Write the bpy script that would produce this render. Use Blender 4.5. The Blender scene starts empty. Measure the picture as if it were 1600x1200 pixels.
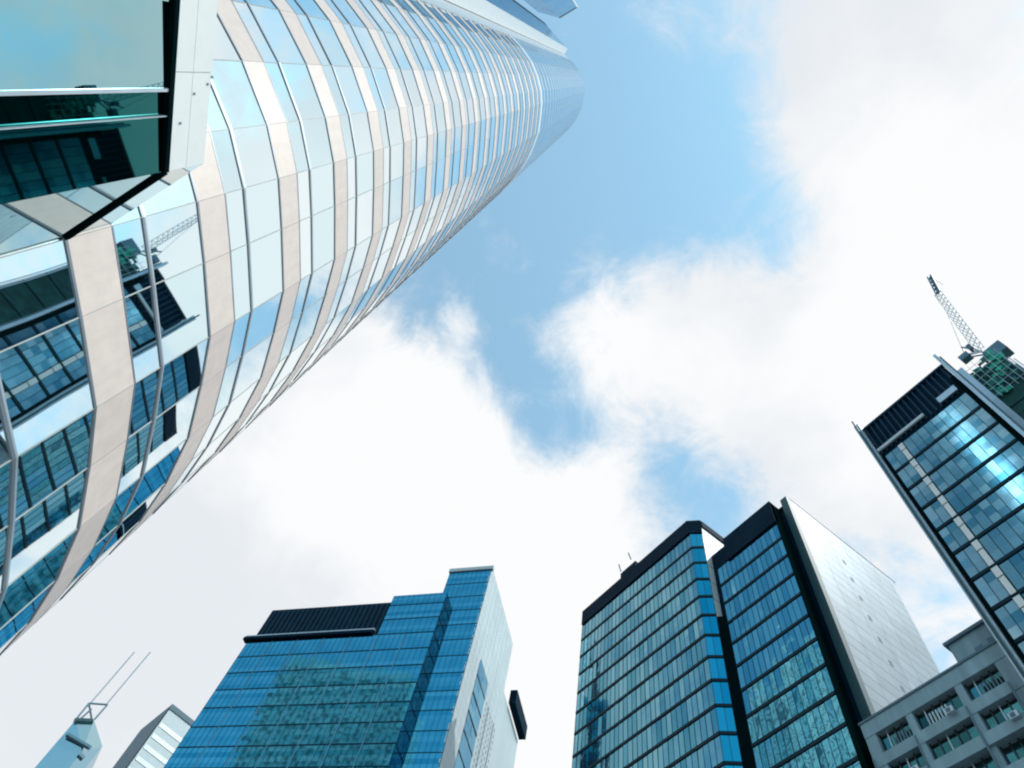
import bpy, math, random
from mathutils import Vector, Matrix
random.seed(7)
S = bpy.context.scene
COL = S.collection

# ------------------------------------------------------------------ camera
F = 1069.77
RX = Vector((0.599, -0.692, -0.403)); 
def _basis():
    z = Vector((171.635, -474.55, F)).normalized()
    h1 = z.cross(Vector((0, 0, 1))).normalized(); h2 = z.cross(h1)
    t = 1.90527
    u = math.cos(t) * h1 + math.sin(t) * h2
    if u[0] < 0: u = -u
    return u, z.cross(u), z
BX, BY, BZ = _basis()
def w(v): return Vector((BX.dot(v), BY.dot(v), BZ.dot(v)))
def ray(px, py): return w(Vector((px - 800, py - 600, F))).normalized()
def at(px, py, h):
    v = ray(px, py); return v * (h / v.z)
def aty(px, py, y):
    v = ray(px, py); return v * (y / v.y)
cam_d = bpy.data.cameras.new("Camera"); cam = bpy.data.objects.new("Camera", cam_d); COL.objects.link(cam)
r_, u_, b_ = w(Vector((1, 0, 0))), w(Vector((0, -1, 0))), w(Vector((0, 0, -1)))
cam.matrix_world = Matrix(((r_.x, u_.x, b_.x, 0), (r_.y, u_.y, b_.y, 0), (r_.z, u_.z, b_.z, 0), (0, 0, 0, 1)))
cam_d.sensor_width = 36; cam_d.lens = F / 1600 * 36; cam_d.clip_end = 9000; cam_d.clip_start = 0.1
S.camera = cam
GROUND = -1.6

# ------------------------------------------------------------------ light
SUN_AZ, SUN_EL = math.radians(38), math.radians(48)      # azimuth from +X towards +Y
sd = Vector((math.cos(SUN_AZ) * math.cos(SUN_EL), math.sin(SUN_AZ) * math.cos(SUN_EL), math.sin(SUN_EL)))
sun_d = bpy.data.lights.new("Sun", 'SUN'); sun = bpy.data.objects.new("Sun", sun_d); COL.objects.link(sun)
sun_d.energy = 2.2; sun_d.angle = math.radians(0.6); sun_d.color = (1.0, 0.97, 0.92)
sun.rotation_euler = sd.to_track_quat('Z', 'Y').to_euler(); sun.location = (0, 0, 400)

# view
S.view_settings.view_transform = 'Standard'; S.view_settings.look = 'None'
S.view_settings.exposure = 0.0; S.view_settings.gamma = 1.0
S.cycles.max_bounces = 8; S.cycles.glossy_bounces = 6; S.cycles.diffuse_bounces = 3
S.cycles.sample_clamp_indirect = 6
S.cycles.pixel_filter_type = 'BLACKMAN_HARRIS'; S.cycles.filter_width = 2.1

# ------------------------------------------------------------------ world: Nishita sky with procedural clouds
world = bpy.data.worlds.new("World"); S.world = world; world.use_nodes = True
nt = world.node_tree; N = nt.nodes; L = nt.links; N.clear()
class G:
    """tiny node helper"""
    def __init__(s, tree): s.t = tree; s.n = tree.nodes; s.l = tree.links
    def put(s, inp, v):
        if isinstance(v, bpy.types.NodeSocket): s.l.new(v, inp)
        elif v is not None: inp.default_value = v
    def math(s, op, a, b=None, c=None, clamp=False):
        m = s.n.new('ShaderNodeMath'); m.operation = op; m.use_clamp = clamp
        s.put(m.inputs[0], a); s.put(m.inputs[1], b)
        if c is not None: s.put(m.inputs[2], c)
        return m.outputs[0]
    def vmath(s, op, a, b=None):
        m = s.n.new('ShaderNodeVectorMath'); m.operation = op
        s.put(m.inputs[0], a); s.put(m.inputs[1], b)
        return m.outputs['Value'] if op in ('DOT_PRODUCT', 'LENGTH') else m.outputs[0]
    def noise(s, vec, scale, detail=2, rough=.5, dist=0, out='Fac'):
        m = s.n.new('ShaderNodeTexNoise'); s.put(m.inputs['Vector'], vec)
        m.inputs['Scale'].default_value = scale; m.inputs['Detail'].default_value = detail
        m.inputs['Roughness'].default_value = rough; m.inputs['Distortion'].default_value = dist
        return m.outputs[out]
    def maprange(s, v, a, b, c=0., d=1., smooth=True):
        m = s.n.new('ShaderNodeMapRange'); m.interpolation_type = 'SMOOTHSTEP' if smooth else 'LINEAR'
        s.put(m.inputs['Value'], v)
        for k, x in (('From Min', a), ('From Max', b), ('To Min', c), ('To Max', d)): m.inputs[k].default_value = x
        return m.outputs[0]
    def mix(s, f, a, b, blend='MIX'):
        m = s.n.new('ShaderNodeMix'); m.data_type = 'RGBA'; m.blend_type = blend
        s.put(m.inputs[0], f); s.put(m.inputs[6], a if not isinstance(a, tuple) else (*a[:3], 1)); s.put(m.inputs[7], b if not isinstance(b, tuple) else (*b[:3], 1))
        return m.outputs[2]
g = G(nt)
tc = N.new('ShaderNodeTexCoord'); dirv = g.vmath('NORMALIZE', tc.outputs['Generated'])
sky = N.new('ShaderNodeTexSky'); sky.sky_type = 'NISHITA'; sky.sun_disc = False
sky.sun_elevation = SUN_EL; sky.sun_rotation = math.pi / 2 - SUN_AZ
sky.air_density = 1.0; sky.dust_density = 0.6; sky.ozone_density = 2.0
SKY_STRENGTH = 0.15
skyc = g.mix(1.0, sky.outputs[0], (1.48, 2.32, 1.95), 'MULTIPLY')
skyc = g.mix(.17, skyc, (6.0, 6.2, 6.4))
# cloud banks: (pixel-of-photo direction, radius, weight) -> fixed directions in the world sky
BL = [(1350, 120, 190, 1.0), (1520, 300, 200, 1.0), (1250, 40, 90, .5), (1300, 240, 100, .6), (1470, 520, 170, .9), (1270, 540, 120, .9), (1060, 450, 85, .9), (960, 520, 75, .7),
      (1130, 600, 110, .8), (1350, 740, 150, .7), (640, 740, 160, 1.2), (450, 880, 230, 1.1), (800, 930, 170, 1.0), (560, 610, 85, .9),
      (920, 850, 80, .5), (150, 1100, 260, .9), (1190, 800, 70, .4), (720, 505, 24, 1.3), (1040, 40, 48, 1.0), (990, 20, 30, .5), (-300, 900, 500, .8), (300, -300, 260, .6),
      (1000, 1500, 400, .5),
      (950, 40, 85, -.9), (960, 240, 130, -1.3), (1090, 190, 75, -.8), (850, 370, 110, -1.3), (690, 440, 80, -.8), (800, 590, 70, -1.2), (650, 480, 40, -.7),
      (860, 680, 55, -1.1), (1070, 750, 80, -1.0), (1150, 775, 60, -.5), (1200, 375, 75, -.9), (925, 130, 28, .45), (770, 365, 26, .5), (1010, 330, 40, .35), (1250, 300, 40, -.4), (900, 700, 40, -.5), (1125, 280, 75, -1.1), (1240, 375, 60, -.6), (1010, 350, 40, -.5), (770, 520, 60, -.5), (870, 640, 45, -.5), (1000, -120, 120, -.8), (550, -150, 200, -.6)]
dens = None
DIRB = [(-84, 42, .30, -2.6), (-94, 33, .26, -3.6), (-121, 46, .12, -1.1), (-138, 46, .2, 1.2)]     # clear patches elsewhere in the sky (azimuth, elevation, radius, weight)
for (px, py, r, wt) in BL:
    c = ray(px, py)
    rr = math.hypot(px - 800, py - 600)
    sig = (r / F) / (1 + (rr / F) ** 2) ** .75
    d = g.vmath('DOT_PRODUCT', dirv, tuple(c))
    e = g.math('MULTIPLY', g.math('SUBTRACT', d, 1.0), 1 / sig ** 2)
    e = g.math('MULTIPLY', g.math('EXPONENT', e), wt)
    dens = e if dens is None else g.math('ADD', dens, e)
for (az, el, sig, wt) in DIRB:
    az, el = math.radians(az), math.radians(el); c = (math.cos(az) * math.cos(el), math.sin(az) * math.cos(el), math.sin(el))
    e = g.math('MULTIPLY', g.math('SUBTRACT', g.vmath('DOT_PRODUCT', dirv, c), 1.0), 1 / sig ** 2)
    dens = g.math('ADD', dens, g.math('MULTIPLY', g.math('EXPONENT', e), wt))
sep = N.new('ShaderNodeSeparateXYZ'); L.new(dirv, sep.inputs[0])
zz = g.math('ADD', g.math('MAXIMUM', sep.outputs[2], 0.02), .25)
cmb = N.new('ShaderNodeCombineXYZ')
g.put(cmb.inputs[0], g.math('DIVIDE', sep.outputs[0], zz)); g.put(cmb.inputs[1], g.math('DIVIDE', sep.outputs[1], zz))
pv = cmb.outputs[0]
n1 = g.noise(pv, 3.4, 10, .64, .5)
n2 = g.noise(pv, 12.0, 9, .68, .6)
nn = g.math('ADD', g.math('MULTIPLY', g.math('SUBTRACT', n1, .5), 4.0), g.math('MULTIPLY', g.math('SUBTRACT', n2, .5), 3.0))
dens = g.math('ADD', g.math('MULTIPLY', dens, 1.0), nn)
dens = g.math('ADD', dens, 0.12)
mask = g.maprange(dens, -0.95, 1.05)
n3 = g.noise(pv, 1.7, 5, .55, .3)
sh = g.math('ADD', n3, g.math('MULTIPLY', dens, .05))
for (px, py, r, wt) in ((150, 1080, 330, -.22), (520, 1000, 160, -.10), (1250, 130, 120, -.05), (650, 720, 120, .10), (1450, 480, 150, .06)):
    c = ray(px, py); rr = math.hypot(px - 800, py - 600); sig = (r / F) / (1 + (rr / F) ** 2) ** .75
    e = g.math('MULTIPLY', g.math('SUBTRACT', g.vmath('DOT_PRODUCT', dirv, tuple(c)), 1.0), 1 / sig ** 2)
    sh = g.math('ADD', sh, g.math('MULTIPLY', g.math('EXPONENT', e), wt))
shade = g.maprange(sh, .38, .62)
cloud = g.mix(shade, (5.35, 5.6, 5.9), (6.5, 6.58, 6.62))
col = g.mix(mask, skyc, cloud)
bg = N.new('ShaderNodeBackground'); L.new(col, bg.inputs[0]); bg.inputs[1].default_value = SKY_STRENGTH
wo = N.new('ShaderNodeOutputWorld'); L.new(bg.outputs[0], wo.inputs[0])
world.cycles.sampling_method = 'MANUAL'; world.cycles.sample_map_resolution = 512

# ------------------------------------------------------------------ materials
MATS = {}
def mat_plain(name, col, rough=.5, metal=0., var=.12, vscale=1.5, bump=.0, streak=False, spec=.5, pan=0.):
    m = bpy.data.materials.new(name); m.use_nodes = True; q = G(m.node_tree)
    p = m.node_tree.nodes['Principled BSDF']
    geo = q.n.new('ShaderNodeNewGeometry')
    vec = geo.outputs['Position']
    if streak:
        vec = q.vmath('MULTIPLY', vec, (1, 1, .12))
    nz = q.noise(vec, vscale, 5, .6)
    f = q.maprange(nz, .3, .7, 1 - var, 1 + var, False)
    if pan:
        ra = q.n.new('ShaderNodeAttribute'); ra.attribute_name = 'rnd'
        f = q.math('MULTIPLY', f, q.maprange(ra.outputs['Fac'], 0, 1, 1 - pan, 1 + pan * .5, False))
        f = q.math('MULTIPLY', f, q.maprange(q.noise(q.vmath('MULTIPLY', geo.outputs['Position'], (1, 1, .15)), 5.0, 4, .6), .45, .75, 1.0, 1 - pan, False))
    c = q.n.new('ShaderNodeVectorMath'); c.operation = 'SCALE'; c.inputs[0].default_value = col[:3]; q.put(c.inputs['Scale'], f)
    q.l.new(c.outputs[0], p.inputs['Base Color'])
    p.inputs['Roughness'].default_value = rough; p.inputs['Metallic'].default_value = metal; p.inputs['Specular IOR Level'].default_value = spec
    if bump:
        b = q.n.new('ShaderNodeBump'); b.inputs['Strength'].default_value = bump; b.inputs['Distance'].default_value = .02
        q.put(b.inputs['Height'], q.noise(geo.outputs['Position'], 14, 4, .6)); q.l.new(b.outputs[0], p.inputs['Normal'])
    MATS[name] = m; return m
def mat_glass(name, a, b, rough=.02, wave=.004, wscale=.35, inner=(.01, .03, .04), keep=.88, power=1.0):
    """reflective coated facade glass: tinted mirror over a dark interior; every pane has its own tint (attribute rnd)"""
    m = bpy.data.materials.new(name); m.use_nodes = True; q = G(m.node_tree); m.node_tree.nodes.remove(m.node_tree.nodes['Principled BSDF'])
    at_ = q.n.new('ShaderNodeAttribute'); at_.attribute_name = 'rnd'
    f = q.math('POWER', at_.outputs['Fac'], power)
    colr = q.mix(f, a, b)
    p = q.n.new('ShaderNodeBsdfPrincipled'); p.inputs['Metallic'].default_value = 1; p.inputs['Roughness'].default_value = rough
    q.l.new(colr, p.inputs['Base Color'])
    geo = q.n.new('ShaderNodeNewGeometry')
    bmp = q.n.new('ShaderNodeBump'); bmp.inputs['Strength'].default_value = 1.0; bmp.inputs['Distance'].default_value = wave
    hh = q.noise(geo.outputs['Position'], wscale, 1, .4)
    q.put(bmp.inputs['Height'], hh); q.l.new(bmp.outputs[0], p.inputs['Normal'])
    dfs = q.n.new('ShaderNodeBsdfDiffuse'); dfs.inputs[0].default_value = (*inner, 1)
    mx = q.n.new('ShaderNodeMixShader'); mx.inputs[0].default_value = keep
    q.l.new(dfs.outputs[0], mx.inputs[1]); q.l.new(p.outputs[0], mx.inputs[2])
    q.l.new(mx.outputs[0], m.node_tree.nodes['Material Output'].inputs[0])
    MATS[name] = m; return m

mat_plain('granite', (.83, .685, .635), .38, 0, .05, 3.0, .05, pan=.07)
mat_plain('white_granite', (.86, .86, .86), .3, 0, .04, 2.0)
mat_plain('rail_metal', (.27, .31, .36), .35, .7, .1)
mat_plain('silver', (.55, .62, .68), .35, .6, .08)
mat_plain('joint', (.45, .44, .43), .6)
mat_plain('black_frame', (.002, .010, .012), .6, spec=.0)
mat_plain('dark_metal', (.002, .019, .040), .6, 0, .25, .4, spec=.04)
mat_plain('dark_louvre', (.002, .034, .070), .5, 0, .25, .4, spec=.15)
mat_plain('floor_line', (.003, .026, .042), .5, 0, .2, .3, spec=.15)
mat_plain('teal_pier', (.02, .075, .09), .45, 0, .2, .2, 0, True)
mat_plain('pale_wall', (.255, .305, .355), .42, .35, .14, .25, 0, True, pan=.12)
mat_plain('white_wall', (.58, .66, .70), .45, 0, .06, .3, 0, True, pan=.06)
mat_plain('concrete', (.26, .385, .45), .7, 0, .25, .6, .1, True)
mat_plain('dark_window', (.012, .03, .035), .25)
mat_plain('net', (.008, .075, .07), .8, 0, .5, .8)
mat_plain('net_mid', (.01, .16, .13), .8, 0, .5, .8)
mat_plain('net_bright', (.02, .42, .28), .8, 0, .4, 1.2)
mat_plain('crane', (.8, .8, .83), .5)
mat_plain('crane_dark', (.10, .20, .27), .5)
mat_plain('paving', (.30, .29, .28), .8, 0, .15, .8, .1)
mat_plain('asphalt', (.05, .05, .05), .9, 0, .2, 2)
mat_plain('paint', (.75, .75, .75), .6)
mat_plain('mast_grey', (.36, .40, .45), .8, spec=.1)
mat_plain('pale_blue_trim', (.10, .33, .50), .4)
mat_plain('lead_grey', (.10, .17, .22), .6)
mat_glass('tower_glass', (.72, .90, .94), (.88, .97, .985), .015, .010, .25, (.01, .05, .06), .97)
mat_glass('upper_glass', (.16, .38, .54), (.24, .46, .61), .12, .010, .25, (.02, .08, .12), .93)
mat_glass('bay_dark_reflection', (.0, .10, .10), (.01, .13, .13), .02, .006, .2, (.0, .02, .02), .92)  # bay glass again, a dark reflection put into its tint
mat_glass('bay_glass', (.30, .52, .55), (.36, .58, .61), .01, .006, .2, (.0, .02, .02), .92)
mat_glass('pale_teal_glass', (.06, .27, .37), (.18, .42, .51), .05, .02, .5, (.0, .02, .03), .92)
mat_glass('strip_glass', (.0, .26, .44), (.02, .36, .55), .06, .02, .5)
mat_glass('deep_glass', (.05, .28, .42), (.14, .44, .56), .04, .05, .4, (.0, .02, .03), .92)
mat_glass('east_glass', (.10, .30, .38), (.46, .60, .63), .12, .008, .3, (.0, .03, .04), .92)
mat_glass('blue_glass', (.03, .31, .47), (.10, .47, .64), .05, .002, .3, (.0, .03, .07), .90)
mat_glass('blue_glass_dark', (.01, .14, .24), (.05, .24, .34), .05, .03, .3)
mat_glass('far_glass', (.38, .57, .63), (.46, .64, .70), .15, .02, .3, (.1, .25, .3), .7)
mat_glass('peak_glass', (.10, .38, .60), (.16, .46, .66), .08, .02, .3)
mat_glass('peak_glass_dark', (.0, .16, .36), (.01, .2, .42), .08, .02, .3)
mat_glass('window_glass', (.02, .09, .11), (.10, .36, .40), .08, .03, .5, (.0, .01, .01), .9)

# ------------------------------------------------------------------ mesh helpers
class MB:
    def __init__(s): s.v = []; s.f = []; s.m = []; s.r = []; s.mats = []
    def mi(s, m):
        if m not in s.mats: s.mats.append(m)
        return s.mats.index(m)
    def face(s, pts, m, r=None):
        i = len(s.v); s.v += [tuple(p) for p in pts]; s.f.append(tuple(range(i, i + len(pts)))); s.m.append(s.mi(m)); s.r.append(random.random() if r is None else r)
    def prism(s, poly, z0, z1, m, top=True, bottom=True, mtop=None):
        n = len(poly)
        for i in range(n):
            a, b = poly[i], poly[(i + 1) % n]
            s.face([(a[0], a[1], z0), (b[0], b[1], z0), (b[0], b[1], z1), (a[0], a[1], z1)], m)
        if top: s.face([(p[0], p[1], z1) for p in poly], mtop or m)
        if bottom: s.face([(p[0], p[1], z0) for p in reversed(poly)], m)
    def box(s, x0, x1, y0, y1, z0, z1, m): s.prism([(x0, y0), (x1, y0), (x1, y1), (x0, y1)], z0, z1, m)
    def slab(s, p, q, z0, z1, out, back, m):
        """wall-parallel box from p to q; 'out' proud of and 'back' behind the line (outward = right of p->q)"""
        d = (Vector(q[:2]) - Vector(p[:2])).normalized(); n = Vector((d.y, -d.x))
        a, b = Vector(p[:2]), Vector(q[:2])
        s.prism([tuple(a + n * out), tuple(b + n * out), tuple(b - n * back), tuple(a - n * back)], z0, z1, m)
    def bar(s, a, b, r, m, n=5):
        a = Vector(a); b = Vector(b); d = (b - a).normalized()
        x = d.orthogonal().normalized(); y = d.cross(x)
        ring = [x * math.cos(2 * math.pi * k / n) * r + y * math.sin(2 * math.pi * k / n) * r for k in range(n)]
        for k in range(n):
            k2 = (k + 1) % n
            s.face([a + ring[k], a + ring[k2], b + ring[k2], b + ring[k]], m)
        s.face([a + c for c in reversed(ring)], m); s.face([b + c for c in ring], m)
    def panes(s, p, q, z0, z1, nw, nh, m, jit=.006, off=0., gap=0.0, jz=True, rfun=None, yaw=0.):
        """curtain of separate flat panes, each tilted a hair; outward = right of p->q"""
        p = Vector(p[:2]); q = Vector(q[:2]); d = (q - p); n = Vector((d.y, -d.x)).normalized()
        for i in range(nw):
            for j in range(nh):
                a = p + d * (i / nw); b = p + d * ((i + 1) / nw)
                za = z0 + (z1 - z0) * j / nh; zb = z0 + (z1 - z0) * (j + 1) / nh
                t = random.uniform(-jit, jit) + yaw; u = random.uniform(-jit, jit)
                o = off
                def P(c, z, k): v = c + n * (o + k); return (v.x, v.y, z)
                s.face([P(a, za, -t - u), P(b, za, t - u), P(b, zb, t + u), P(a, zb, -t + u)], m, rfun(i / nw, za) if rfun else None)
    def build(s, name, parent=None, **kw):
        me = bpy.data.meshes.new(name); me.from_pydata(s.v, [], s.f); 
        for mm in s.mats: me.materials.append(MATS[mm])
        me.polygons.foreach_set('material_index', s.m)
        a = me.attributes.new('rnd', 'FLOAT', 'FACE'); a.data.foreach_set('value', s.r)
        me.update()
        o = bpy.data.objects.new(name, me); COL.objects.link(o)
        if parent: o.parent = parent
        for k, v in kw.items(): o[k] = v
        return o
def thing(name, label, cat, loc=(0, 0, 0), group=None):
    o = bpy.data.objects.new(name, None); COL.objects.link(o); o['label'] = label; o['category'] = cat
    o.empty_display_size = 1
    if group: o['group'] = group
    return o

# ------------------------------------------------------------------ ground
b = MB(); b.face([(-4000, -4000, GROUND - .25), (4000, -4000, GROUND - .25), (4000, 4000, GROUND - .25), (-4000, 4000, GROUND - .25)], 'asphalt')
b.build('ground', kind='structure')
b = MB(); b.box(-70, 70, -60, 24, GROUND - .2, GROUND, 'paving'); b.build('plaza', kind='structure')
b = MB(); b.box(-300, 300, 46, 54, GROUND - .24, GROUND - .1, 'paving'); b.build('pavement', kind='structure')
b = MB()
for k in range(-30, 31): b.box(k * 8, k * 8 + 3, 34.9, 35.1, GROUND - .246, GROUND - .242, 'paint')
b.build('road_marking', kind='structure')

# ------------------------------------------------------------------ round tower
def v2(p): return (p[0], p[1])
ARC = [(-4.10, -12.90), (-4.30, -11.2), (-4.75, -9.45), (-5.52, -8.0), (-6.47, -6.72), (-7.49, -5.79), (-8.66, -5.04), (-10.22, -4.11), (-11.58, -3.70), (-13.17, -3.30), (-14.92, -3.17), (-16.65, -3.22),
       (-18.4, -3.45), (-20.1, -3.9), (-21.8, -4.6), (-23.4, -5.6), (-24.9, -6.8), (-26.2, -8.3), (-27.2, -10), (-27.9, -12), (-28.2, -14)]
# counter-clockwise outline seen from above
HT = 187.0; A0 = 10.38; PER = 3.97; TH = 1.10
def arc_wall():
    return ARC
def ring(mb, pts, z0, z1, out, m, back=.25):
    """band following an open polyline, mitred so facets meet"""
    n = len(pts); nor = []
    for i in range(n):
        acc = Vector((0, 0))
        for (a, c) in ((i - 1, i), (i, i + 1)):
            if a < 0 or c >= n: continue
            d = (Vector(pts[c]) - Vector(pts[a])).normalized(); acc += Vector((d.y, -d.x))
        acc.normalize(); nor.append(acc)
    for i in range(n - 1):
        a, c = Vector(pts[i]), Vector(pts[i + 1]); na, nc = nor[i], nor[i + 1]
        ao, co = a + na * out, c + nc * out; ai, ci = a - na * back, c - nc * back
        r = random.random()
        mb.face([(ao.x, ao.y, z0), (ao.x, ao.y, z1), (co.x, co.y, z1), (co.x, co.y, z0)], m, r)
        mb.face([(ai.x, ai.y, z0), (ao.x, ao.y, z0), (co.x, co.y, z0), (ci.x, ci.y, z0)], m, r)
        mb.face([(ai.x, ai.y, z1), (ci.x, ci.y, z1), (co.x, co.y, z1), (ao.x, ao.y, z1)], m, r)
    for (k, p) in ((0, Vector(pts[0])), (n - 1, Vector(pts[-1]))):
        po, pi_ = p + nor[k] * out, p - nor[k] * back
        mb.face([(pi_.x, pi_.y, z0), (po.x, po.y, z0), (po.x, po.y, z1), (pi_.x, pi_.y, z1)], m)
SIGN = 1
TW = thing('office_tower', 'tallest tower with rounded glass facade and pink stone bands, filling the upper left', 'tower')
REF = 86.0
nfl = int((HT - A0) / PER)
core = MB(); 
cpoly = [(-2.9, -15.6), (-4.6, -15.3)] + [(x * .97 - .62, y * .96 - .75) for (x, y) in ARC] + [(-27.6, -34), (-3.2, -34)]
core.prism(cpoly, GROUND, HT - .4, 'dark_metal', True, True)
core.build('core', TW)
zs = [A0 + PER * k for k in range(-3, nfl + 1)]
for k, z in enumerate(zs):
    hi = z > REF - 1
    zt = min(z + PER, HT)
    gm = MB(); th = TH if not hi else .36
    refuge = (z <= REF < z + PER)
    # glass between the stone band and the next stone band
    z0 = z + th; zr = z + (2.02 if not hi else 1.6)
    pts = ARC
    for i in range(len(pts) - 1):
        a, c = Vector(pts[i]), Vector(pts[i + 1])
        for (za, zb) in ((z0, zr), (zr, zt)):
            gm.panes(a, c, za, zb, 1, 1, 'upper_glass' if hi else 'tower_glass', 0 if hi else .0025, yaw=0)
    gm.build('window_band', TW)
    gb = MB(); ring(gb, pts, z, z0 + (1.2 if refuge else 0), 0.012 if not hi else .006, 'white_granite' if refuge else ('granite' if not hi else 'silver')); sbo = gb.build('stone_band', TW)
    if not hi:
        for (nm, a_, c_, o_, mt_) in (('sill_rail', z - .065, z - .003, .022, 'rail_metal'), ('head_rail', z0 + .003, z0 + .05, .018, 'rail_metal'), ('transom', zr - .035, zr + .035, .024, 'rail_metal'), ('transom_cap', zr + .038, zr + .085, .02, 'silver')):
            rl = MB(); ring(rl, pts, a_, c_, o_, mt_); rl.build(nm, sbo)
for i in range(1, len(ARC) - 1):
    a = Vector(ARC[i]); d = (Vector(ARC[i + 1]) - Vector(ARC[i - 1])).normalized(); n = Vector((-d.y, d.x))
    if n.dot(a - Vector((-16, -18))) < 0: n = -n
    jm = MB(); q0 = a - d * .009; q1 = a + d * .009
    jm.prism([tuple(q0 - n * .05), tuple(q1 - n * .05), tuple(q1 + n * .014), tuple(q0 + n * .014)], GROUND, HT, 'joint')
    jm.build('joint_strip', TW)
# straight flank with white pier beyond the curve
m_ = MB(); m_.slab((-2.62, -15.1), (-4.05, -15.1), GROUND, HT + .6, .0, .5, 'white_granite'); 
m_.box(-4.05, -2.62, -15.6, -15.1, GROUND, HT + .6, 'white_granite'); m_ = MB(); m_.box(-4.05, -2.62, -15.6, -15.1, GROUND, HT + .6, 'white_granite'); m_.build('white_pier', TW)
m_ = MB(); m_.box(-4.35, -4.08, -15.0, -12.95, GROUND, HT, 'silver'); m_.build('metal_return', TW)
fl = MB()
for k, z in enumerate([A0 + PER * k for k in range(-3, nfl + 1)]):
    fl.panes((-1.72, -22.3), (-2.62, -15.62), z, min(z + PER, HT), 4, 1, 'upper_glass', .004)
fl.panes((-2.62, -15.62), (-3.2, -15.62), GROUND, HT, 1, 1, 'upper_glass')
fl.face([(-1.72, -22.3, HT), (-2.62, -15.62, HT), (-4.0, -15.62, HT), (-4.0, -22.3, HT)], 'dark_metal')
fl.build('flank_glazing', TW)
m_ = MB(); m_.prism([(-1.55, -23.3), (-1.70, -22.32), (-3.0, -22.32), (-3.0, -23.3)][::-1], GROUND, HT + .3, 'dark_metal'); m_.build('dark_corner_post', TW)

# ------------------------------------------------------------------ glass bay at the tower foot
P0 = at(105, 370, A0); P1 = at(258, 268, A0); P2 = at(285, 0, A0)
dv = (P2 - P1); dv.rotate(Matrix.Rotation(math.radians(-2.2), 3, 'Z')); P3 = P1 + dv * 2.4
BAY = thing('glass_bay', 'dark green glass bay with white parapet at the foot of the round tower', 'building')
PA, PB, PC = Vector(P0[:2]), Vector(P1[:2]), Vector(P3[:2])
bp = [(PA.x, PA.y), (PA.x + .6, PA.y - 4.5), (PC.x - .8, PC.y - 4.5), (PC.x, PC.y), (PB.x, PB.y)]
cc = MB(); 
ins = lambda p: (p[0] + (-5 - p[0]) * .03, p[1] + (-8 - p[1]) * .03)
cc.prism([ins(p) for p in bp], GROUND, A0 + .2, 'black_frame'); cc.build('core', BAY)
def rows(a, c, zl, nw, mb, mt, jit=.003):
    for z0, z1 in zip(zl[:-1], zl[1:]): mb.panes(a, c, z0, z1, nw, 1, mt, jit)
gz = MB(); rows(PB, PA, [GROUND, 2.0, 6.1, A0 - .08], 1, gz, 'bay_glass', .001); gz.build('side_glazing', BAY)
nfr = (PC - PB).normalized()
def on_front(px, py):
    v = ray(px, py); n = Vector((-nfr.y, nfr.x)); k = n.dot(PB) / n.dot(Vector(v[:2])); return Vector(v[:2]) * k
gz = MB(); _d = (PB - PC); _n = Vector((_d.y, -_d.x)).normalized(); _t = (on_front(265, 140) - PC).dot(_d) / _d.length_squared
for i in range(5):
    for z0, z1 in ((GROUND, 2.6), (2.6, 6.6), (6.6, A0 - .08)):
        a, c = (PC + _d * (_t * i / 4), PC + _d * (_t * (i + 1) / 4)) if i < 4 else (PC + _d * _t, PB.copy()); ao = a - _n * .052; co = c - _n * .004
        gz.face([(ao.x, ao.y, z0), (co.x, co.y, z0), (co.x, co.y, z1), (ao.x, ao.y, z1)], 'bay_glass' if i < 4 else 'bay_dark_reflection')
gz.build('front_glazing', BAY)
fr = MB()
fr.slab(PC, PB, A0 - .08, A0 + .03, .05, .2, 'black_frame'); fr.slab(PB, PA, A0 - .08, A0 + .025, .05, .2, 'black_frame'); fr.build('top_frame', BAY)
# vertical mullions on the front, found on the line to the zenith
nfr = (PC - PB).normalized()
def on_front(px, py):
    v = ray(px, py); n = Vector((-nfr.y, nfr.x)); k = n.dot(PB) / n.dot(Vector(v[:2])); return Vector(v[:2]) * k
for (px, py, ww, mt) in ((265, 140, .022, 'silver'), (215, 184, .008, 'silver')):
    c = on_front(px, py); mm = MB(); mm.slab(c + nfr * ww, c - nfr * ww, GROUND, A0 - .085, .03, .02, mt); mm.build('mullion', BAY)
pp = MB(); _L = (PB - PC).length; _u = (PB - PC).normalized(); n_p = 4
for i in range(n_p):
    pp.slab(PC + _u * (_L * i / n_p + .006), PC + _u * (_L * (i + 1) / n_p - .006), A0 + .034, 10.93, .012, .15, 'white_granite')
    pp.slab(PC + _u * (_L * i / n_p + .006), PC + _u * (_L * (i + 1) / n_p - .006), 10.942, 11.47, .012, .15, 'white_granite')
pp.slab(PC, PB, A0 + .034, 11.46, -.01, .14, 'joint')
pp.build('parapet', BAY)
for (px, py) in ((280, 192), (302, 146), (323, 131), (330, 120)):
    v = ray(px, py); n = Vector((-nfr.y, nfr.x)); kq = n.dot(PB) / n.dot(Vector(v[:2])); c = v * kq
    on = _n * .03; m_ = MB(); m_.bar(Vector((c.x, c.y, c.z)) , Vector((c.x + on.x, c.y + on.y, c.z)), .022, 'rail_metal', 8); m_.build('bolt', BAY)
pp = MB(); pp.panes(PB, PA, A0 + .03, 11.46, 1, 1, 'tower_glass', .0); pp.build('side_parapet', BAY)

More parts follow.
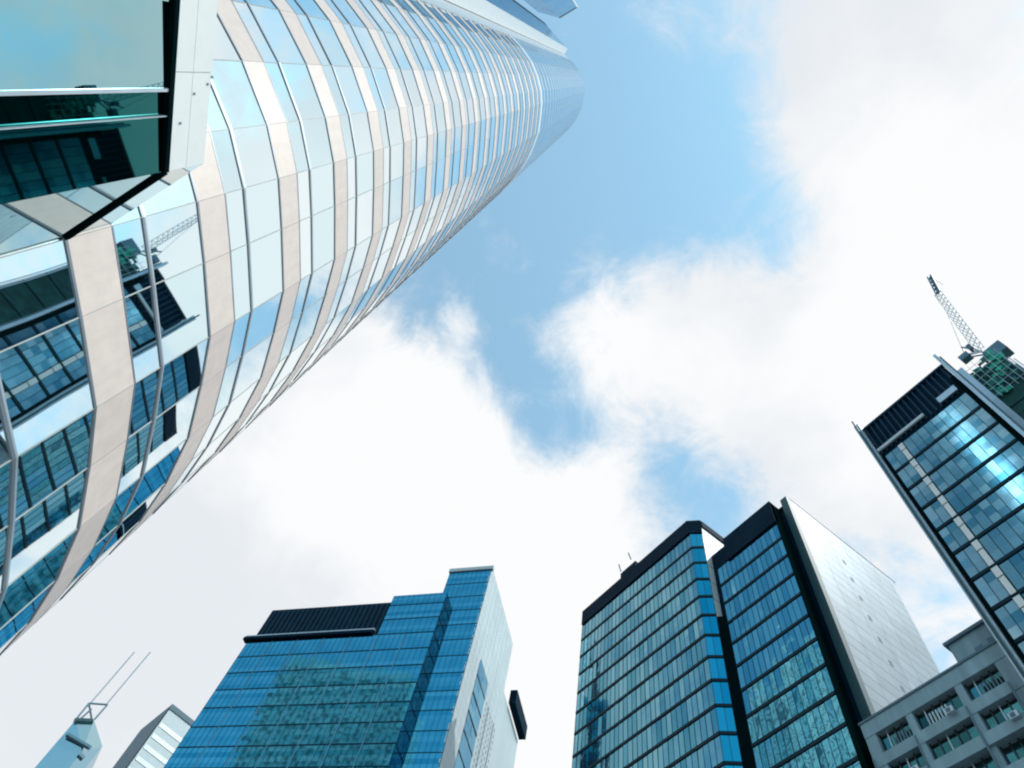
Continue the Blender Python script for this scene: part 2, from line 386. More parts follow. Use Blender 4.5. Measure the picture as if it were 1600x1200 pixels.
# ------------------------------------------------------------------ second tower above
def scaled(px, py, H): q = at(px, py, H); return (q.x, q.y)
T2 = thing('peak_tower', 'pointed blue glass tower corner showing above the round tower at the top edge', 'tower')
H2 = 300
qa, qb, qc = scaled(841, 19, H2), scaled(874, 28, H2), scaled(902, 11, H2)
qd = (qc[0] + 6, qc[1] - 14); qe = (qa[0] + 4, qa[1] - 18)
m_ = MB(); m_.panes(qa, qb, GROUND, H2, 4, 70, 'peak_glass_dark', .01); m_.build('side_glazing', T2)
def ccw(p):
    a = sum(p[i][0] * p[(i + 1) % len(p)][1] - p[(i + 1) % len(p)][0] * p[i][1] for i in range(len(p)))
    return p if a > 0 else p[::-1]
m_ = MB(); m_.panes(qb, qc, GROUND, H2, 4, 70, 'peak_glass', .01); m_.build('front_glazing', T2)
sh = lambda p: (p[0] + (3 - p[0]) * .01 + .0, p[1] - .25)
m_ = MB(); m_.prism(ccw([sh(qa), sh(qb), sh(qc), qd, qe]), GROUND, H2 - .3, 'dark_metal'); m_.build('core', T2)
m_ = MB(); m_.bar((*qb, H2), (*qc, H2), .28, 'white_granite'); m_.bar((*qc, H2), (*qc, GROUND), .3, 'white_granite'); m_.build('edge_trim', T2)

# ------------------------------------------------------------------ generic facade
def facade(T, p, q, levels, nw, mt, nh=1, line='floor_line', lt=.42, out=.12, mull=.05, jit=.02, name='window_band', rfun=None):
    """levels: descending or ascending floor heights; each floor one window_band with its panes and mullions, and one floor_line"""
    p = Vector(p[:2]); q = Vector(q[:2]); d = q - p
    for z0, z1 in zip(levels[:-1], levels[1:]):
        mb = MB(); mb.panes(p, q, z0 + lt / 2, z1 - lt / 2, nw, nh, mt, jit, 0, rfun=rfun)
        if mull:
            dd = d.normalized()
            for i in range(nw + 1):
                c = p + d * (i / nw)
                mb.slab(c - dd * mull / 2, c + dd * mull / 2, z0 + lt / 2, z1 - lt / 2, .04, .0, line)
        mb.build(name, T)
        if lt:
            ml = MB(); ml.slab(p, q, z0 - lt / 2, z0 + lt / 2, out, .2, line); ml.build('floor_line', T)

# ------------------------------------------------------------------ twin-wing teal tower (centre right)
D = thing('office_tower', 'teal glass tower in two stepped wings with a pale windowless side wall', 'tower')
FD = 3.96
gt = 100.0
lv = [gt - FD * k for k in range(26, -1, -1)]
XL, XS, YS = -75.2, -46.6, 55.6
core = MB(); core.prism([(XL + .3, YS + .3), (XS, YS + .3), (-45.6, 57.4), (-45.6, 92), (XL + .3, 92)], GROUND, 102.6, 'dark_metal')
core.prism([(-45.5, 58.4), (-32.3, 58.4), (-32.3, 60.4), (-30.6, 60.4), (-30.6, 85), (-45.5, 85)], GROUND, 94.9, 'dark_metal')
core.build('core', D)
facade(D, (XL, YS), (XS, YS), lv, 30, 'pale_teal_glass', jit=.012)
facade(D, (XS, YS), (-45.2, 57.0), lv, 2, 'strip_glass', jit=.01, name='corner_window')
lv2 = [90.4 - FD * k for k in range(23, -1, -1)]
YW, WL, WR = 58.0, -44.15, -31.9
facade(D, (WL, YW), (WR, YW), lv2, 14, 'deep_glass', jit=.012, name='wing_window')
m_ = MB()
for k in range(6): m_.panes((-45.2, 57.08), (-45.2, 67.0), 80 + 3.9 * k, 83.78 + 3.9 * k, 5, 1, 'white_wall', .005)
m_.build('return_wall', D)  # white panel colour stands in for bright sky mirrored here
m_ = MB(); m_.prism([(-45.2, 57.05), (WL - .02, YW - .1), (WL - .02, YW + .3), (-45.6, 57.3)], GROUND, 79.9, 'black_frame'); m_.build('dark_shaft', D)
m_ = MB()
m_.slab((XL, YS), (XS, YS), gt - .1, 103.5, .25, .4, 'dark_metal'); m_.slab((XS - .1, YS), (-45.1, 57.1), gt - .1, 103.4, .25, .4, 'dark_metal')
m_.slab((-45.2, 57.2), (-45.2, 68), 101.9, 103.45, .25, .2, 'dark_metal')
m_.build('parapet', D)
m_ = MB(); m_.slab((-41.8, YW), (WR + .1, YW), 90.2, 95.5, .3, .4, 'dark_metal'); m_.build('wing_parapet', D)
m_ = MB(); m_.prism([(WR, YW - .25), (WR + .1, YW - .25), (WR + .1, YW + 2.1), (WR, YW + 2.1)], GROUND, 95.4, 'black_frame'); m_.build('shadow_gap', D)
XW, YP, ZW = -30.1, 60.1, 97.3
m_ = MB(); m_.box(XW - 1.16, XW, YP, YP + 1.0, GROUND, ZW + .2, 'teal_pier'); m_.build('pier', D)
m_ = MB(); m_.box(WR + .11, XW - 1.17, YP + .6, YP + 1.0, GROUND, 95.4, 'black_frame'); m_.build('recess', D)
# pale side wall: panels with joints, rounded far corner with its highlight painted lighter
pw = MB(); YQ = YP + 1.01; YR = 83.2
for k in range(49):
    z1 = ZW - k * 2.02; z0 = z1 - 1.97
    for j in range(6):
        sp = (YR - YQ) / 6; ya = YQ + j * sp; yb = ya + sp - .03
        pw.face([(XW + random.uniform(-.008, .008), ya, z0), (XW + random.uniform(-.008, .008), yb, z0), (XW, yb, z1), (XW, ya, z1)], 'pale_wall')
    for j in range(6):
        a0, a1 = math.radians(15 * j), math.radians(15 * (j + 1)); R = 2.4
        A_ = (XW - R + R * math.cos(a0), YR + R * math.sin(a0)); B_ = (XW - R + R * math.cos(a1), YR + R * math.sin(a1))
        pw.face([(*A_, z0), (*B_, z0), (*B_, z1), (*A_, z1)], 'white_wall')
pw.build('side_wall', D)
m_ = MB(); m_.box(XW - 3, XW - .06, YP + .8, YR - .1, GROUND, ZW - .1, 'black_frame'); m_.box(XW - 3, XW - 2.7, YR - .1, YR + 2.3, GROUND, ZW - .1, 'black_frame'); m_.build('side_wall_backing', D)
for k in range(20):
    z = ZW - 8 - k * 3.96
    if z > 0:
        sw = MB(); sw.box(XW - .03, XW + .03, 69.6, 70.2, z, z + .8, 'lead_grey'); sw.build('small_window', D)
m_ = MB(); m_.bar((XW - .1, 61, ZW + .6), (XW - .1, 85, ZW + .6), .07, 'silver')
for k in range(9): m_.bar((XW - .1, 61.3 + k * 2.9, ZW - .1), (XW - .1, 61.3 + k * 2.9, ZW + .6), .05, 'silver')
m_.build('roof_rail', D)
c = aty(985, 893, 57.0); m_ = MB(); m_.box(c.x - 2.0, c.x + 2.2, 56.3, 59, 102.5, c.z + .6, 'dark_metal'); m_.build('roof_hut', D)
for (a, bb, lab) in (((967, 882), (974, 905), 'thin rooftop aerial on the teal tower, the lower one farther from the corner'), ((982, 864), (990, 885), 'thin rooftop aerial on the teal tower, the one nearer the roof corner')):
    t0 = aty(*a, 57.6); t1 = aty(*bb, 57.6)
    m_ = MB(); m_.bar(t1 - Vector((0, 0, 3)), t1 + (t0 - t1) * .55, .07, 'silver', 4); m_.bar(t1 + (t0 - t1) * .5, t0, .13, 'lead_grey', 4)
    o = m_.build('aerial', None, label=lab, category='aerial', group='aerials on the teal tower roof')

# ------------------------------------------------------------------ framed tower with louvred crown (right edge)
Et = thing('office_tower', 'teal glass tower with dark louvred crown between two silver fins, at the right edge', 'tower')
YE = 55.0
lvE = [82.0 - 4.0 * k for k in range(20, -1, -1)]
core = MB(); core.box(-13.3, -1.0, YE + .3, YE + 8, GROUND, 82.2, 'dark_metal'); core.build('core', Et)
def fac_E(x0, x1, nw): facade(Et, (x0, YE), (x1, YE), lvE, nw, 'east_glass', nh=3, jit=.03, lt=.38, mull=.05)
facade(Et, (-13.0, YE), (-11.05, YE), lvE, 2, 'east_glass', nh=3, jit=.004, lt=.38, mull=.06)
facade(Et, (-10.3, YE), (-1.2, YE), lvE, 9, 'east_glass', nh=3, jit=.003, lt=.38, mull=.06)
for z0, z1 in zip(lvE[:-1], lvE[1:]):
    m_ = MB(); m_.box(-11.0, -10.42, YE - .05, YE + .2, z0 + .22, z0 + 2.45, 'white_granite'); m_.box(-11.03, -10.38, YE - .1, YE + .2, z0 + 2.55, z1 - .22, 'white_granite')
    m_.box(-11.05, -10.3, YE + .0, YE + .29, z0, z1, 'floor_line'); m_.build('pilaster', Et)
m_ = MB(); m_.box(-13.35, -13.0, YE - .15, YE + .3, GROUND, 82, 'black_frame'); m_.box(-1.2, -.62, YE - .1, YE + 1.2, GROUND, 86, 'black_frame'); m_.build('edge_frame', Et)
m_ = MB(); m_.box(-14.1, -13.4, YE - .45, YE + 1.0, GROUND, 91.0, 'silver'); m_.box(-13.85, -13.65, YE - .9, YE - .46, GROUND, 91.6, 'teal_pier'); m_.build('fin', Et)
m_ = MB(); m_.box(-.6, -.22, YE - .45, YE + .6, GROUND, 92.0, 'silver'); m_.box(-.21, .0, YE - .2, YE + .6, GROUND, 91.2, 'lead_grey'); m_.build('fin', Et)
m_ = MB(); m_.box(-13.35, -.65, YE + .25, YE + 7.5, 82.2, 89.7, 'dark_metal')
for k in range(17):
    x = -13.2 + k * .75; m_.box(x, x + .22, YE + .0, YE + .24, 82.6, 89.5, 'dark_louvre')
m_.box(-13.38, -.62, YE - .1, YE + .3, 89.4, 89.8, 'dark_louvre'); m_.build('louvre_crown', Et)
m_ = MB(); m_.box(-13.3, -6.3, YE - .25, YE - .02, 83.2, 83.75, 'white_wall'); m_.build('ledge', Et)
m_ = MB(); m_.box(-4.0, -1.5, YE - .25, YE - .02, 83.1, 84.3, 'silver'); m_.build('vent_panel', Et)

# ------------------------------------------------------------------ netted building with crane
NB = thing('netted_building', 'dark green netted building under construction behind the framed tower', 'building')
YN = 62.0
m_ = MB(); m_.box(-3.5, 5.2, YN, YN + 14, GROUND, 90.5, 'net')
for k in range(22): m_.box(-3.55, 5.25, YN - .1, YN, 4 * k, 4 * k + .18, 'floor_line')
m_.build('net_wall', NB)
m_ = MB()
m_.box(.6, 4.9, YN - .15, YN + 4, 90.5, 94.0, 'net')
rr_ = random.Random(3)
for k in range(46):
    x = .6 + rr_.random() * 4.0; z = 85.5 + rr_.random() ** .7 * 9.2; wx = .25 + rr_.random() * .8; hz = .3 + rr_.random() * 1.1; y = YN - .3 - rr_.random() * .25
    bright = (abs(x - (1.2 + (z - 85.5) * .33)) < .75)
    tl = rr_.uniform(-.25, .25)
    m_.face([(x, y, z), (x + wx, y + .1, z + tl), (x + wx + .1, y + .1, z + hz + tl), (x - .05, y, z + hz)], 'net_bright' if bright else ('net_mid' if k % 3 else 'net'))
for k in range(7): m_.bar((.5 + k * .75, YN - .6, 86), (.5 + k * .75, YN - .6, 95.2 + (k % 3) * .5), .035, 'silver', 4)
for k in range(6): m_.bar((.4, YN - .6, 87 + 1.6 * k), (5.1, YN - .6, 87 + 1.6 * k), .03, 'silver', 4)
m_.build('scaffold_net', NB)
m_ = MB()
for k in range(3): m_.box(4.9 + .28 * k, 5.02 + .28 * k, YN - .4, YN - .25, GROUND, 93 - k, 'silver')
m_.box(-.0, .7, YN - 1.2, YN - .2, GROUND, 95.6, 'silver')
m_.build('hoist_rail', NB)
CR = thing('tower_crane', 'white lattice crane jib with a grey tip rising from the netted building', 'crane')
base = aty(1534, 549, 64); tip = aty(1453, 432, 70); knee = aty(1467, 459, 69.0)
def lattice(mb, a, c, wd, m, n, r=.06):
    a = Vector(a); c = Vector(c); d = (c - a).normalized(); x = d.cross(Vector((0, 1, 0))).normalized() * wd; y = d.cross(x).normalized() * wd
    cs = [x + y * .5, -x + y * .5, y * -.8]
    for k in range(3): mb.bar(a + cs[k], c + cs[k], r * 1.3, m, 4)
    for i in range(n):
        p = a + (c - a) * (i / n); q = a + (c - a) * ((i + 1) / n)
        for k in range(3): mb.bar(p + cs[k], q + cs[(k + 1) % 3], r, m, 4)
m_ = MB(); lattice(m_, base, knee, .62, 'crane', 14, .07); m_.build('jib', CR)
m_ = MB(); lattice(m_, knee, tip, .35, 'crane_dark', 5, .14); m_.build('jib_tip', CR)
m_ = MB(); cb = aty(1560, 549, 64.5); m_.box(cb.x - 1.5, cb.x + 1.1, 63.8, 65.4, cb.z - 1.4, cb.z + 1.2, 'crane_dark'); m_.build('cab', CR)
m_ = MB(); e = aty(1508, 555, 64); m_.bar(base, e, .16, 'crane', 4); m_.bar(base + Vector((0, 0, -1.2)), e + Vector((0, 0, -.8)), .12, 'crane_dark', 4)
m_.box(e.x - .9, e.x + .5, 63.6, 64.6, e.z - 1.1, e.z + .2, 'crane_dark'); m_.box(e.x + .9, e.x + 1.5, 63.6, 64.6, e.z - .2, e.z + 1.2, 'lead_grey'); m_.build('counter_jib', CR)
m_ = MB(); af = Vector((base.x - 1.2, 64.2, base.z + 4.5)); m_.bar(base, af, .12, 'crane_dark', 4); m_.bar(af, e, .06, 'crane_dark', 4); m_.build('a_frame', CR)
m_ = MB(); m_.bar(af, knee, .05, 'crane', 4); m_.bar(tip, tip - Vector((0, 0, 6)), .04, 'crane_dark', 4); m_.build('cable', CR)
m_ = MB(); lattice(m_, (base.x + .4, 65, 90), (base.x + .4, 65, base.z), .6, 'crane', 6, .08); m_.build('mast', CR)

# ------------------------------------------------------------------ low concrete building (bottom right)
FB = thing('concrete_building', 'low grey concrete building with recessed ribbon windows, bottom right corner', 'building')
YF = 56.5; FH = .0565 * YF
x0, x1 = -.528 * YF, -14.2
m_ = MB(); m_.box(x0, x1, YF + .8, YF + 14, GROUND, .923 * YF, 'dark_window'); m_.build('core', FB)
m_ = MB(); m_.box(x0, x1, YF, YF + .8, .899 * YF, .926 * YF, 'concrete'); m_.box(x0 - .1, x1, YF - .12, YF + 14.1, .9262 * YF, .9262 * YF + .22, 'lead_grey'); m_.build('parapet', FB)
cols = [-.528, -.507, -.4470, -.4345, -.3535, -.3405, -.2805, -.262]
nr = 14
for k in range(nr):
    zt = (.899 - .0565 * k) * YF; zw0 = (.8620 - .0565 * k) * YF; zb = (.899 - .0565 * (k + 1)) * YF
    m_ = MB(); m_.box(x0, x1, YF - (.25 if k else 0), YF + .8, zb + .004, zw0, 'concrete'); m_.build('spandrel', FB)
pl = [(-.528, -.507), (-.447, -.4345), (-.3535, -.3405), (-.2805, -14.21 / YF)]
for (a, c) in pl:
    m_ = MB(); m_.box(a * YF + .003, c * YF - .003, YF + .05, YF + .8, GROUND, .899 * YF - .004, 'concrete')
    m_.box(a * YF + .15, a * YF + .32, YF - .35, YF - .26, GROUND, .855 * YF, 'lead_grey'); m_.build('column', FB)
for k in range(nr):
    zt = (.899 - .0565 * k) * YF; zw0 = (.8620 - .0565 * k) * YF
    for (a, c) in ((-.507, -.447), (-.4345, -.3535), (-.3405, -.2805)):
        m_ = MB(); a_, c_ = a * YF + .1, c * YF - .1; n = 4 if c - a < .07 else 5
        m_.panes((a_, YF + .6), (c_, YF + .6), zw0 + .01, zt - .5, n, 1, 'window_glass', .02)
        for i in range(n + 1):
            x = a_ + (c_ - a_) * i / n; m_.box(x - .05, x + .05, YF + .45, YF + .59, zw0 + .01, zt - .02, 'silver' if (i * 7 + k * 3) % 5 == 2 else 'dark_window')
        if k == 0:
            for i in range(6): x = a_ + 1.2 + i * .33; m_.box(x, x + .13, YF + .3, YF + .42, zw0 + .05, zw0 + 1.3, 'white_wall' if a == -.4345 else 'lead_grey')
        m_.build('window', FB)
rr_ = random.Random(5)
for (cx, k) in ((-.47, 1), (-.38, 0), (-.30, 1), (-.41, 2), (-.36, 3)):
    z = (.855 - .0565 * k) * YF; m_ = MB(); m_.box(cx * YF, cx * YF + .8, YF - .62, YF - .26, z, z + .55, 'silver'); m_.box(cx * YF + .12, cx * YF + .55, YF - .64, YF - .62, z + .08, z + .47, 'lead_grey'); m_.build('air_conditioner', FB)
m_ = MB(); rb0 = -.330 * YF * 1.03; m_.box(rb0, -14.2, YF + 2, YF + 9, .932 * YF, .967 * (YF + 2), 'concrete'); m_.box(rb0 - .3, -14.2, YF + 1.7, YF + 9, .967 * (YF + 2) + .01, .967 * (YF + 2) + .35, 'lead_grey')
m_.box(rb0 + 2.0, rb0 + 2.8, YF + 1.95, YF + 1.99, .946 * YF, .971 * YF, 'crane_dark'); m_.box(rb0 + 3.4, rb0 + 3.9, YF + 1.95, YF + 1.99, .946 * YF, .974 * YF, 'crane_dark'); m_.build('roof_hut', FB)

# ------------------------------------------------------------------ blue tower (bottom centre)
C = thing('office_tower', 'saturated blue glass tower with dark plant screen and a pale side wall, bottom centre', 'tower')
U = Vector((.756, .654)).normalized(); NB_ = Vector((-U.y, U.x))          # U along the front, NB_ straight back
n_out = Vector((U.y, -U.x))
corner = Vector(at(390.4, 997.5, 98.2)[:2]); cpl = n_out.dot(corner)
def onplane(px, py, off=0.):
    """plan point and height where the photo ray meets the front plane pushed back by off"""
    v = ray(px, py); k = (cpl - off) / n_out.dot(Vector(v[:2])); return v * k
def onside(px, py, p):
    v = ray(px, py); k = U.dot(Vector(p[:2])) / U.dot(Vector(v[:2])); return v * k
fl_ = 4.06
cl = Vector(corner)
zl = onplane(390.4, 997.5).z
blk_l = onplane(590, 990); blk_t = onplane(613, 932); blk_r = onplane(699, 925)
def pt(v): return (v[0], v[1])
# return depth from the azimuth of the inner corner
vi = ray(706, 930); a2 = Vector((vi.x, vi.y)); pr = Vector(pt(blk_r))
det = a2.x * (-NB_.y) + NB_.x * a2.y
kk = (pr.x * (-NB_.y) + NB_.x * pr.y) / det; dep = (a2 * kk - pr).dot(NB_)
slab_t = onplane(768, 890, dep)
slab_l = onplane(703, 895, dep)
sT = Vector(pt(slab_t)); zS = slab_t.z; zB = blk_r.z
zTop = zl
far_r = onside(804, 993, slab_t); DS = (Vector(pt(far_r)) - sT).dot(NB_)
lvC = [zl - 1.0 - fl_ * k for k in range(24, -1, -1)]
lvB = [zl - 1.0, zl - 1.0 + fl_, zl - 1.0 + 2 * fl_]
while lvB[-1] + fl_ < zB: lvB.append(lvB[-1] + fl_)
lvB.append(zB)
lvR = [z for z in lvC[:-1]] + lvB
lvS = [zS - fl_ * k for k in range(29, -1, -1)]
pL = cl; pM = Vector(pt(blk_l)); pR = Vector(pt(blk_r))
rowr = lambda u, z: .5 + .45 * math.sin(z * 2.9) * math.cos(z * .71) + .1 * math.sin(u * 40 + z)
facade(C, pL, pR, lvC, 36, 'blue_glass', nh=4, lt=.22, line='dark_louvre', out=.05, mull=.025, jit=.0025, rfun=rowr)
for i in range(1, 7):
    c0 = pL + (pR - pL) * (i / 7.0); m_ = MB(); m_.slab(c0 - U * .09, c0 + U * .09, GROUND, zl - 1.2, .07, .0, 'pale_blue_trim'); m_.build('vertical_trim', C)
facade(C, pM, pR, lvB, 10, 'blue_glass', nh=4, lt=.22, line='dark_louvre', out=.05, mull=.025, jit=.0025, name='block_window', rfun=rowr)
q1 = pR + NB_ * dep
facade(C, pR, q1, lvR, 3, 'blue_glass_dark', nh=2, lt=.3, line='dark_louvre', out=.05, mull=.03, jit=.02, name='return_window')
facade(C, Vector(pt(slab_l)), sT, lvS, 9, 'blue_glass', nh=4, lt=.14, line='dark_louvre', out=.05, mull=.025, jit=.0025, name='slab_window', rfun=rowr)
core = MB(); cp = [pL + NB_ * .3 + U * .3, pM + NB_ * .3, pM + NB_ * 20, pL + NB_ * 20 + U * .3]; core.prism([tuple(p) for p in cp], GROUND, zl - 1.1, 'dark_louvre')
cp = [pM + NB_ * .3 + U * .3, pR + NB_ * .3 - U * .3, pR + NB_ * 20 - U * .3, pM + NB_ * 20 + U * .3]; core.prism([tuple(p) for p in cp], GROUND, zB - .1, 'dark_louvre')
cp = [Vector(pt(slab_l)) + NB_ * .3, sT + NB_ * .3 - U * .3, sT + NB_ * DS - U * .3, Vector(pt(slab_l)) + NB_ * DS]; core.prism([tuple(p) for p in cp], GROUND, zS - .1, 'dark_louvre'); core.build('core', C)
m_ = MB(); m_.slab(pL - U * 1.0, pM - U * 1.2, zl - .75, zl - .05, .6, .6, 'dark_metal'); m_.slab(pL - U * .8, pM - U * .8, zl + .004, zl + .35, .5, .5, 'silver'); m_.build('ledge', C)
zk = onplane(600, 939, 3.0).z; sL = onplane(427, 953.6, 3.0); 
m_ = MB(); a_, c_ = Vector(pt(sL)), pM + NB_ * 3.0
m_.slab(a_, c_, zl - .9, sL.z, 0, 12, 'dark_louvre')
n_ = 26
for i in range(n_):
    p = a_ + (c_ - a_) * (i / n_); m_.slab(p, p + U * .25, zl + .4, sL.z - .2, .15, 0, 'dark_metal')
m_.build('plant_screen', C)
m_ = MB(); m_.slab(Vector(pt(slab_l)) - U * .2, sT + U * .4, zS + .003, zS + 1.0, .3, .5, 'white_wall'); m_.build('roof_trim', C)
# pale side wall
m_ = MB(); p0, p1 = sT + U * .05, sT + U * .05 + NB_ * DS
slotA = onside(751, 1028, slab_t); slotB = onside(771, 1028, slab_t)
sa = (Vector(pt(slotA)) - sT).dot(NB_); sb = (Vector(pt(slotB)) - sT).dot(NB_); zslot = slotA.z
def sidep(t, o=0): p = sT + NB_ * t + U * o; return (p.x, p.y)
nz = int(zS / 2.03)
for k in range(nz + 1):
    z1 = zS + 1.0 - k * 2.03; z0 = z1 - 1.99
    segs = [(0, DS)] if z1 > zslot + .1 else [(0, sa), (sb, DS)]
    for (ta, tb) in segs:
        n = max(1, round((tb - ta) / 2.2))
        for i in range(n):
            A_, B_ = sidep(ta + (tb - ta) * i / n + .03, .05), sidep(ta + (tb - ta) * (i + 1) / n - .03, .05)
            m_.face([(*A_, z0), (*B_, z0), (*B_, z1), (*A_, z1)], 'white_wall')
m_.build('side_wall', C)
m_ = MB(); m_.prism([sidep(0.0, .0), sidep(DS, .0), sidep(DS, -.3), sidep(0.0, -.3)], GROUND, zS + .9, 'silver'); m_.build('side_wall_backing', C)
facade(C, sidep(sa, .12), sidep(sb, .12), [zslot - fl_ * k for k in range(24, -1, -1)], 2, 'deep_glass', nh=2, lt=.4, out=.05, mull=0, jit=.02, name='slot_window')
# small windows on the side wall
m_ = MB()
for k in range(60):
    z = zslot - 4 - k * 1.35
    if z < 0: break
    for j in range(7):
        t = sb + 1.3 + j * (DS - sb - 1.5) / 7.; A_, B_ = sidep(t, .08), sidep(t + .55, .08)
        m_.face([(*A_, z), (*B_, z), (*B_, z + .7), (*A_, z + .7)], 'concrete')
m_.build('small_window', C, kind='stuff')
for t in (sb + 3.1, sb + 7.5):
    if t < DS:
        m_ = MB(); m_.slab(sidep(t, .2), sidep(t + .25, .2), GROUND, zslot - 3, .08, .1, 'white_granite'); m_.build('rib', C)
# dark box beyond, lower step
kx = onside(806, 1078, (*sidep(0, 1.2), 0)); kb = onside(820, 1140, (*sidep(0, 1.2), 0))
ta, tb = (Vector(pt(kx)) - sT).dot(NB_), (Vector(pt(kb)) - sT).dot(NB_)
zq = kx.z
m_ = MB(); m_.prism([sidep(DS - .1, -6), sidep(DS - .1, .0), sidep(tb, .0), sidep(tb, -6)], GROUND, zq - 4, 'white_wall'); m_.build('low_wing', C)
m_ = MB(); m_.prism([sidep(ta, .05), sidep(ta, 1.6), sidep(tb + .4, 1.6), sidep(tb + .4, .05)][::-1], zq - 3.4, zq, 'dark_metal'); m_.build('roof_canopy', C)

# ------------------------------------------------------------------ far left: pale block and prism tower with two masts
W = thing('pale_tower', 'white ribbed tower with dark roof edge behind the left of the blue tower', 'tower')
k_ = 200 / math.hypot(*at(270, 1101, 1)[:2]); hw = k_
A_ = at(270, 1101, hw); B_ = at(318, 1139, hw); Cc = at(222, 1140, hw)
A2, B2, C2 = Vector(pt(A_)), Vector(pt(B_)), Vector(pt(Cc))
B2 = A2 + (B2 - A2) * 1.4
m_ = MB()
def addwall(mb, p, q, z0, z1, mt):
    mb.face([(p.x, p.y, z0), (q.x, q.y, z0), (q.x, q.y, z1), (p.x, p.y, z1)], mt)
q4 = B2 + (C2 - A2)
m_.prism(ccw([tuple(C2), tuple(A2), tuple(B2), tuple(q4)]), GROUND, hw - 1.5, 'white_wall'); m_.build('wall', W)
cen = (A2 + q4) / 2
m_ = MB(); nn_ = 14
dAB = (B2 - A2); no = Vector((dAB.y, -dAB.x)).normalized()
if no.dot(-A2) < 0: no = -no
for k in range(36):
    z = hw - 7 - k * 3.4; p, q = A2 + dAB * .02 + no * .12, B2 + no * .12; addwall(m_, p, q, z, z + 1.2, 'silver')
m_.build('window_ribbon', W)
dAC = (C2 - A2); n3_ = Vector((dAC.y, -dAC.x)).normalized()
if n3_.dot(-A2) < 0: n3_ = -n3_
m_ = MB(); p, q = C2 + n3_ * .3, A2 + n3_ * .3; addwall(m_, p, q, GROUND, hw - 1.5, 'lead_grey'); m_.build('shaded_wall', W)  # grey sheet over the white wall, this side's shade put into colour
ex = lambda p: tuple(cen + (p - cen) * 1.03)
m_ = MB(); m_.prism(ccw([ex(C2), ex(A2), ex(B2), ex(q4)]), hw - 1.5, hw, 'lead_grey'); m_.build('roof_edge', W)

BT = thing('prism_tower', 'pale blue prism tower tapering to two thin masts, bottom left corner', 'tower')
R0 = 550.
def far(px, py, dr=0.):
    v = ray(px, py); k = (R0 + dr) / math.hypot(v.x, v.y); return v * k
t1, t2 = far(119, 1124), far(147, 1125)
l1, l2 = far(40, 1216), far(-40, 1310)
r1 = far(160, 1166, 6); 
# folded faces: left slope, right slope
def down(v, z): return Vector((v.x, v.y, z))
m_ = MB()
lowL = far(-30, 1298); lowM = far(128, 1175, -8); 
back = Vector((-60, 8, 0))
m_.face([t1, lowL, lowM * 1.0, t2], 'far_glass', .1)
m_.face([t2, lowM, r1], 'far_glass', .8)
bl = lowL + Vector((0, 0, -120)); bm = down(lowM, lowL.z - 120); br = down(r1, lowL.z - 120)
m_.face([lowL, bl, bm, lowM], 'far_glass', .3); m_.face([lowM, bm, br, r1], 'far_glass', .9)
m_.face([t1, t1 + back, lowL + back, lowL], 'far_glass', .5); m_.face([t2, r1, r1 + back, t2 + back], 'far_glass', .4); m_.face([t1, t2, t2 + back, t1 + back], 'lead_grey')
m_.face([r1, br, br + back, r1 + back], 'far_glass', .5); m_.face([lowL, lowL + back, bl + back, bl], 'far_glass', .5)
m_.build('facade', BT)
m_ = MB(); m_.bar(t1 + Vector((0, 0, -2)), t2 + Vector((0, 0, -2)), 2.6, 'teal_pier', 6); m_.build('crown', BT)
m_ = MB(); sA, sB = far(105, 1148, -3), far(141, 1169, -10); m_.bar(sA, sB, 1.6, 'crane_dark', 5); m_.build('sky_slot', BT)
m_ = MB(); sA = far(123, 1179, -14); sB = far(130, 1186, -14); m_.bar(sA, sB, 1.9, 'crane_dark', 5); m_.build('vent', BT)
for (a, c, d_) in (((137, 1104), (210, 1019), 0), ((166, 1101), (235, 1019), 5)):
    m_ = MB(); p, q = far(*a, d_), far(*c, d_); m_.bar(p, q, .5, 'mast_grey', 5); m_.build('mast', BT)
m_ = MB()
for (a, c) in (((119, 1124), (139, 1099)), ((143, 1122), (139, 1099)), ((139, 1099), (168, 1101)), ((148, 1124), (168, 1101)), ((125, 1124), (143, 1108))): m_.bar(far(*a), far(*c), .7, 'crane_dark', 5)
m_.build('mast_frame', BT)

# ------------------------------------------------------------------ neighbours behind the viewer (seen as reflections in the glass)
def grid_block(name, label, x0, x1, y0, y1, h, mt, gl, fh=3.8, pw_=3.0, frame=None):
    T = thing(name, label, 'tower')
    m_ = MB(); m_.box(x0, x1, y0, y1, GROUND, h, mt); m_.build('wall', T)
    m_ = MB()
    for (p, q) in (((x0, y0), (x1, y0)), ((x1, y0), (x1, y1)), ((x1, y1), (x0, y1)), ((x0, y1), (x0, y0))):
        Lg = math.dist(p, q); n = max(1, int(Lg / pw_)); P_, Q_ = Vector(p), Vector(q); d = (Q_ - P_) / n; no = Vector((d.y, -d.x)).normalized() * .05
        z = h - 2.5 - fh
        while z > 0:
            for i in range(n):
                a = P_ + d * (i + .18) + no; c = P_ + d * (i + .82) + no
                m_.face([(a.x, a.y, z), (c.x, c.y, z), (c.x, c.y, z + fh * .55), (a.x, a.y, z + fh * .55)], gl)
            z -= fh
    m_.build('window_grid', T, kind='stuff'); return T
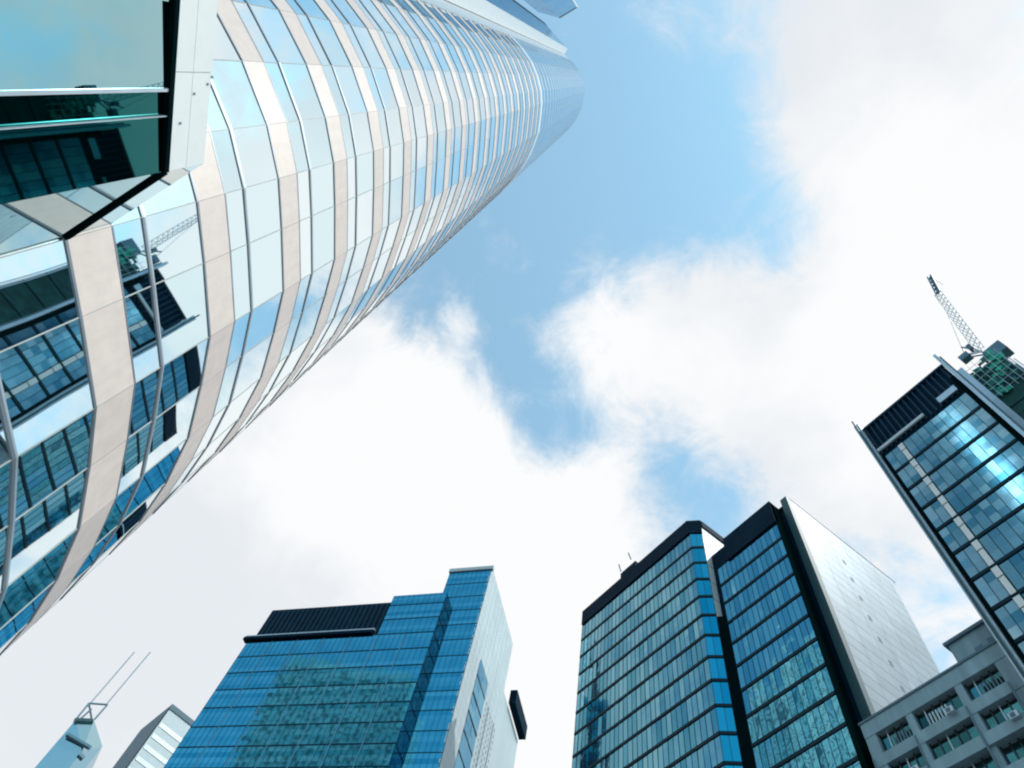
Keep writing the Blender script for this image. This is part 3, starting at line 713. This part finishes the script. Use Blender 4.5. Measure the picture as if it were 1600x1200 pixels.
def mirror(px, py, rho):
    v = ray(px, py); q = Vector(v[:2]) * (rho / math.hypot(v.x, v.y)); return q - 2 * (n_out.dot(q) - cpl) * n_out, v.z / math.hypot(v.x, v.y) * rho
def block(name, label, poly, h, mt, gl, fh=3.8, pw_=2.6):
    T = thing(name, label, 'tower'); poly = ccw(poly); m_ = MB(); m_.prism(poly, GROUND, h, mt); m_.build('wall', T)
    m_ = MB()
    for i in range(len(poly)):
        P_, Q_ = Vector(poly[i]), Vector(poly[(i + 1) % len(poly)]); n = max(1, int((Q_ - P_).length / pw_)); d = (Q_ - P_) / n; no = Vector((d.y, -d.x)).normalized() * .06
        z = h - 3 - fh
        while z > 0:
            for j in range(n):
                a = P_ + d * (j + .24) + no; c = P_ + d * (j + .76) + no
                m_.face([(a.x, a.y, z), (c.x, c.y, z), (c.x, c.y, z + fh * .55), (a.x, a.y, z + fh * .55)], gl)
            z -= fh
    m_.build('window_grid', T, kind='stuff'); return T
ga, gh = mirror(455, 1025, 270); gb_, gh2 = mirror(655, 1050, 250)
gd = (gb_ - ga); gn = Vector((gd.y, -gd.x)).normalized()
if gn.dot(corner - ga) > 0: gn = -gn
block('grid_tower', 'pale gridded tower mirrored in the blue tower glass', [tuple(ga), tuple(gb_), tuple(gb_ + gn * 30), tuple(ga + gn * 30)], gh, 'white_granite', 'dark_window', 5.2, 3.6)
# lower slab mirrored in the right wing of the teal tower (mirror plane y = 62.6)
def mir_y(px, py, rho):
    v = ray(px, py); k = rho / math.hypot(v.x, v.y); return (v.x * k, 2 * 58.0 - v.y * k), v.z * k
qa_, qh = mir_y(1212, 1015, 420); qb_, _h = mir_y(1330, 1050, 420)
block('slab_block', 'pale slab block mirrored in the teal tower glass', [qa_, qb_, (qb_[0] - 6, qb_[1] - 30), (qa_[0] - 6, qa_[1] - 30)], qh, 'white_granite', 'dark_window', 7, 6)
qa_, qh = mir_y(1140, 1080, 430); qb_, _h = mir_y(1215, 1075, 430)
block('slab_block', 'lower pale slab block mirrored beside the taller one in the teal tower glass', [qa_, qb_, (qb_[0] - 6, qb_[1] - 24), (qa_[0] - 6, qa_[1] - 24)], qh, 'white_wall', 'dark_window', 7, 5)
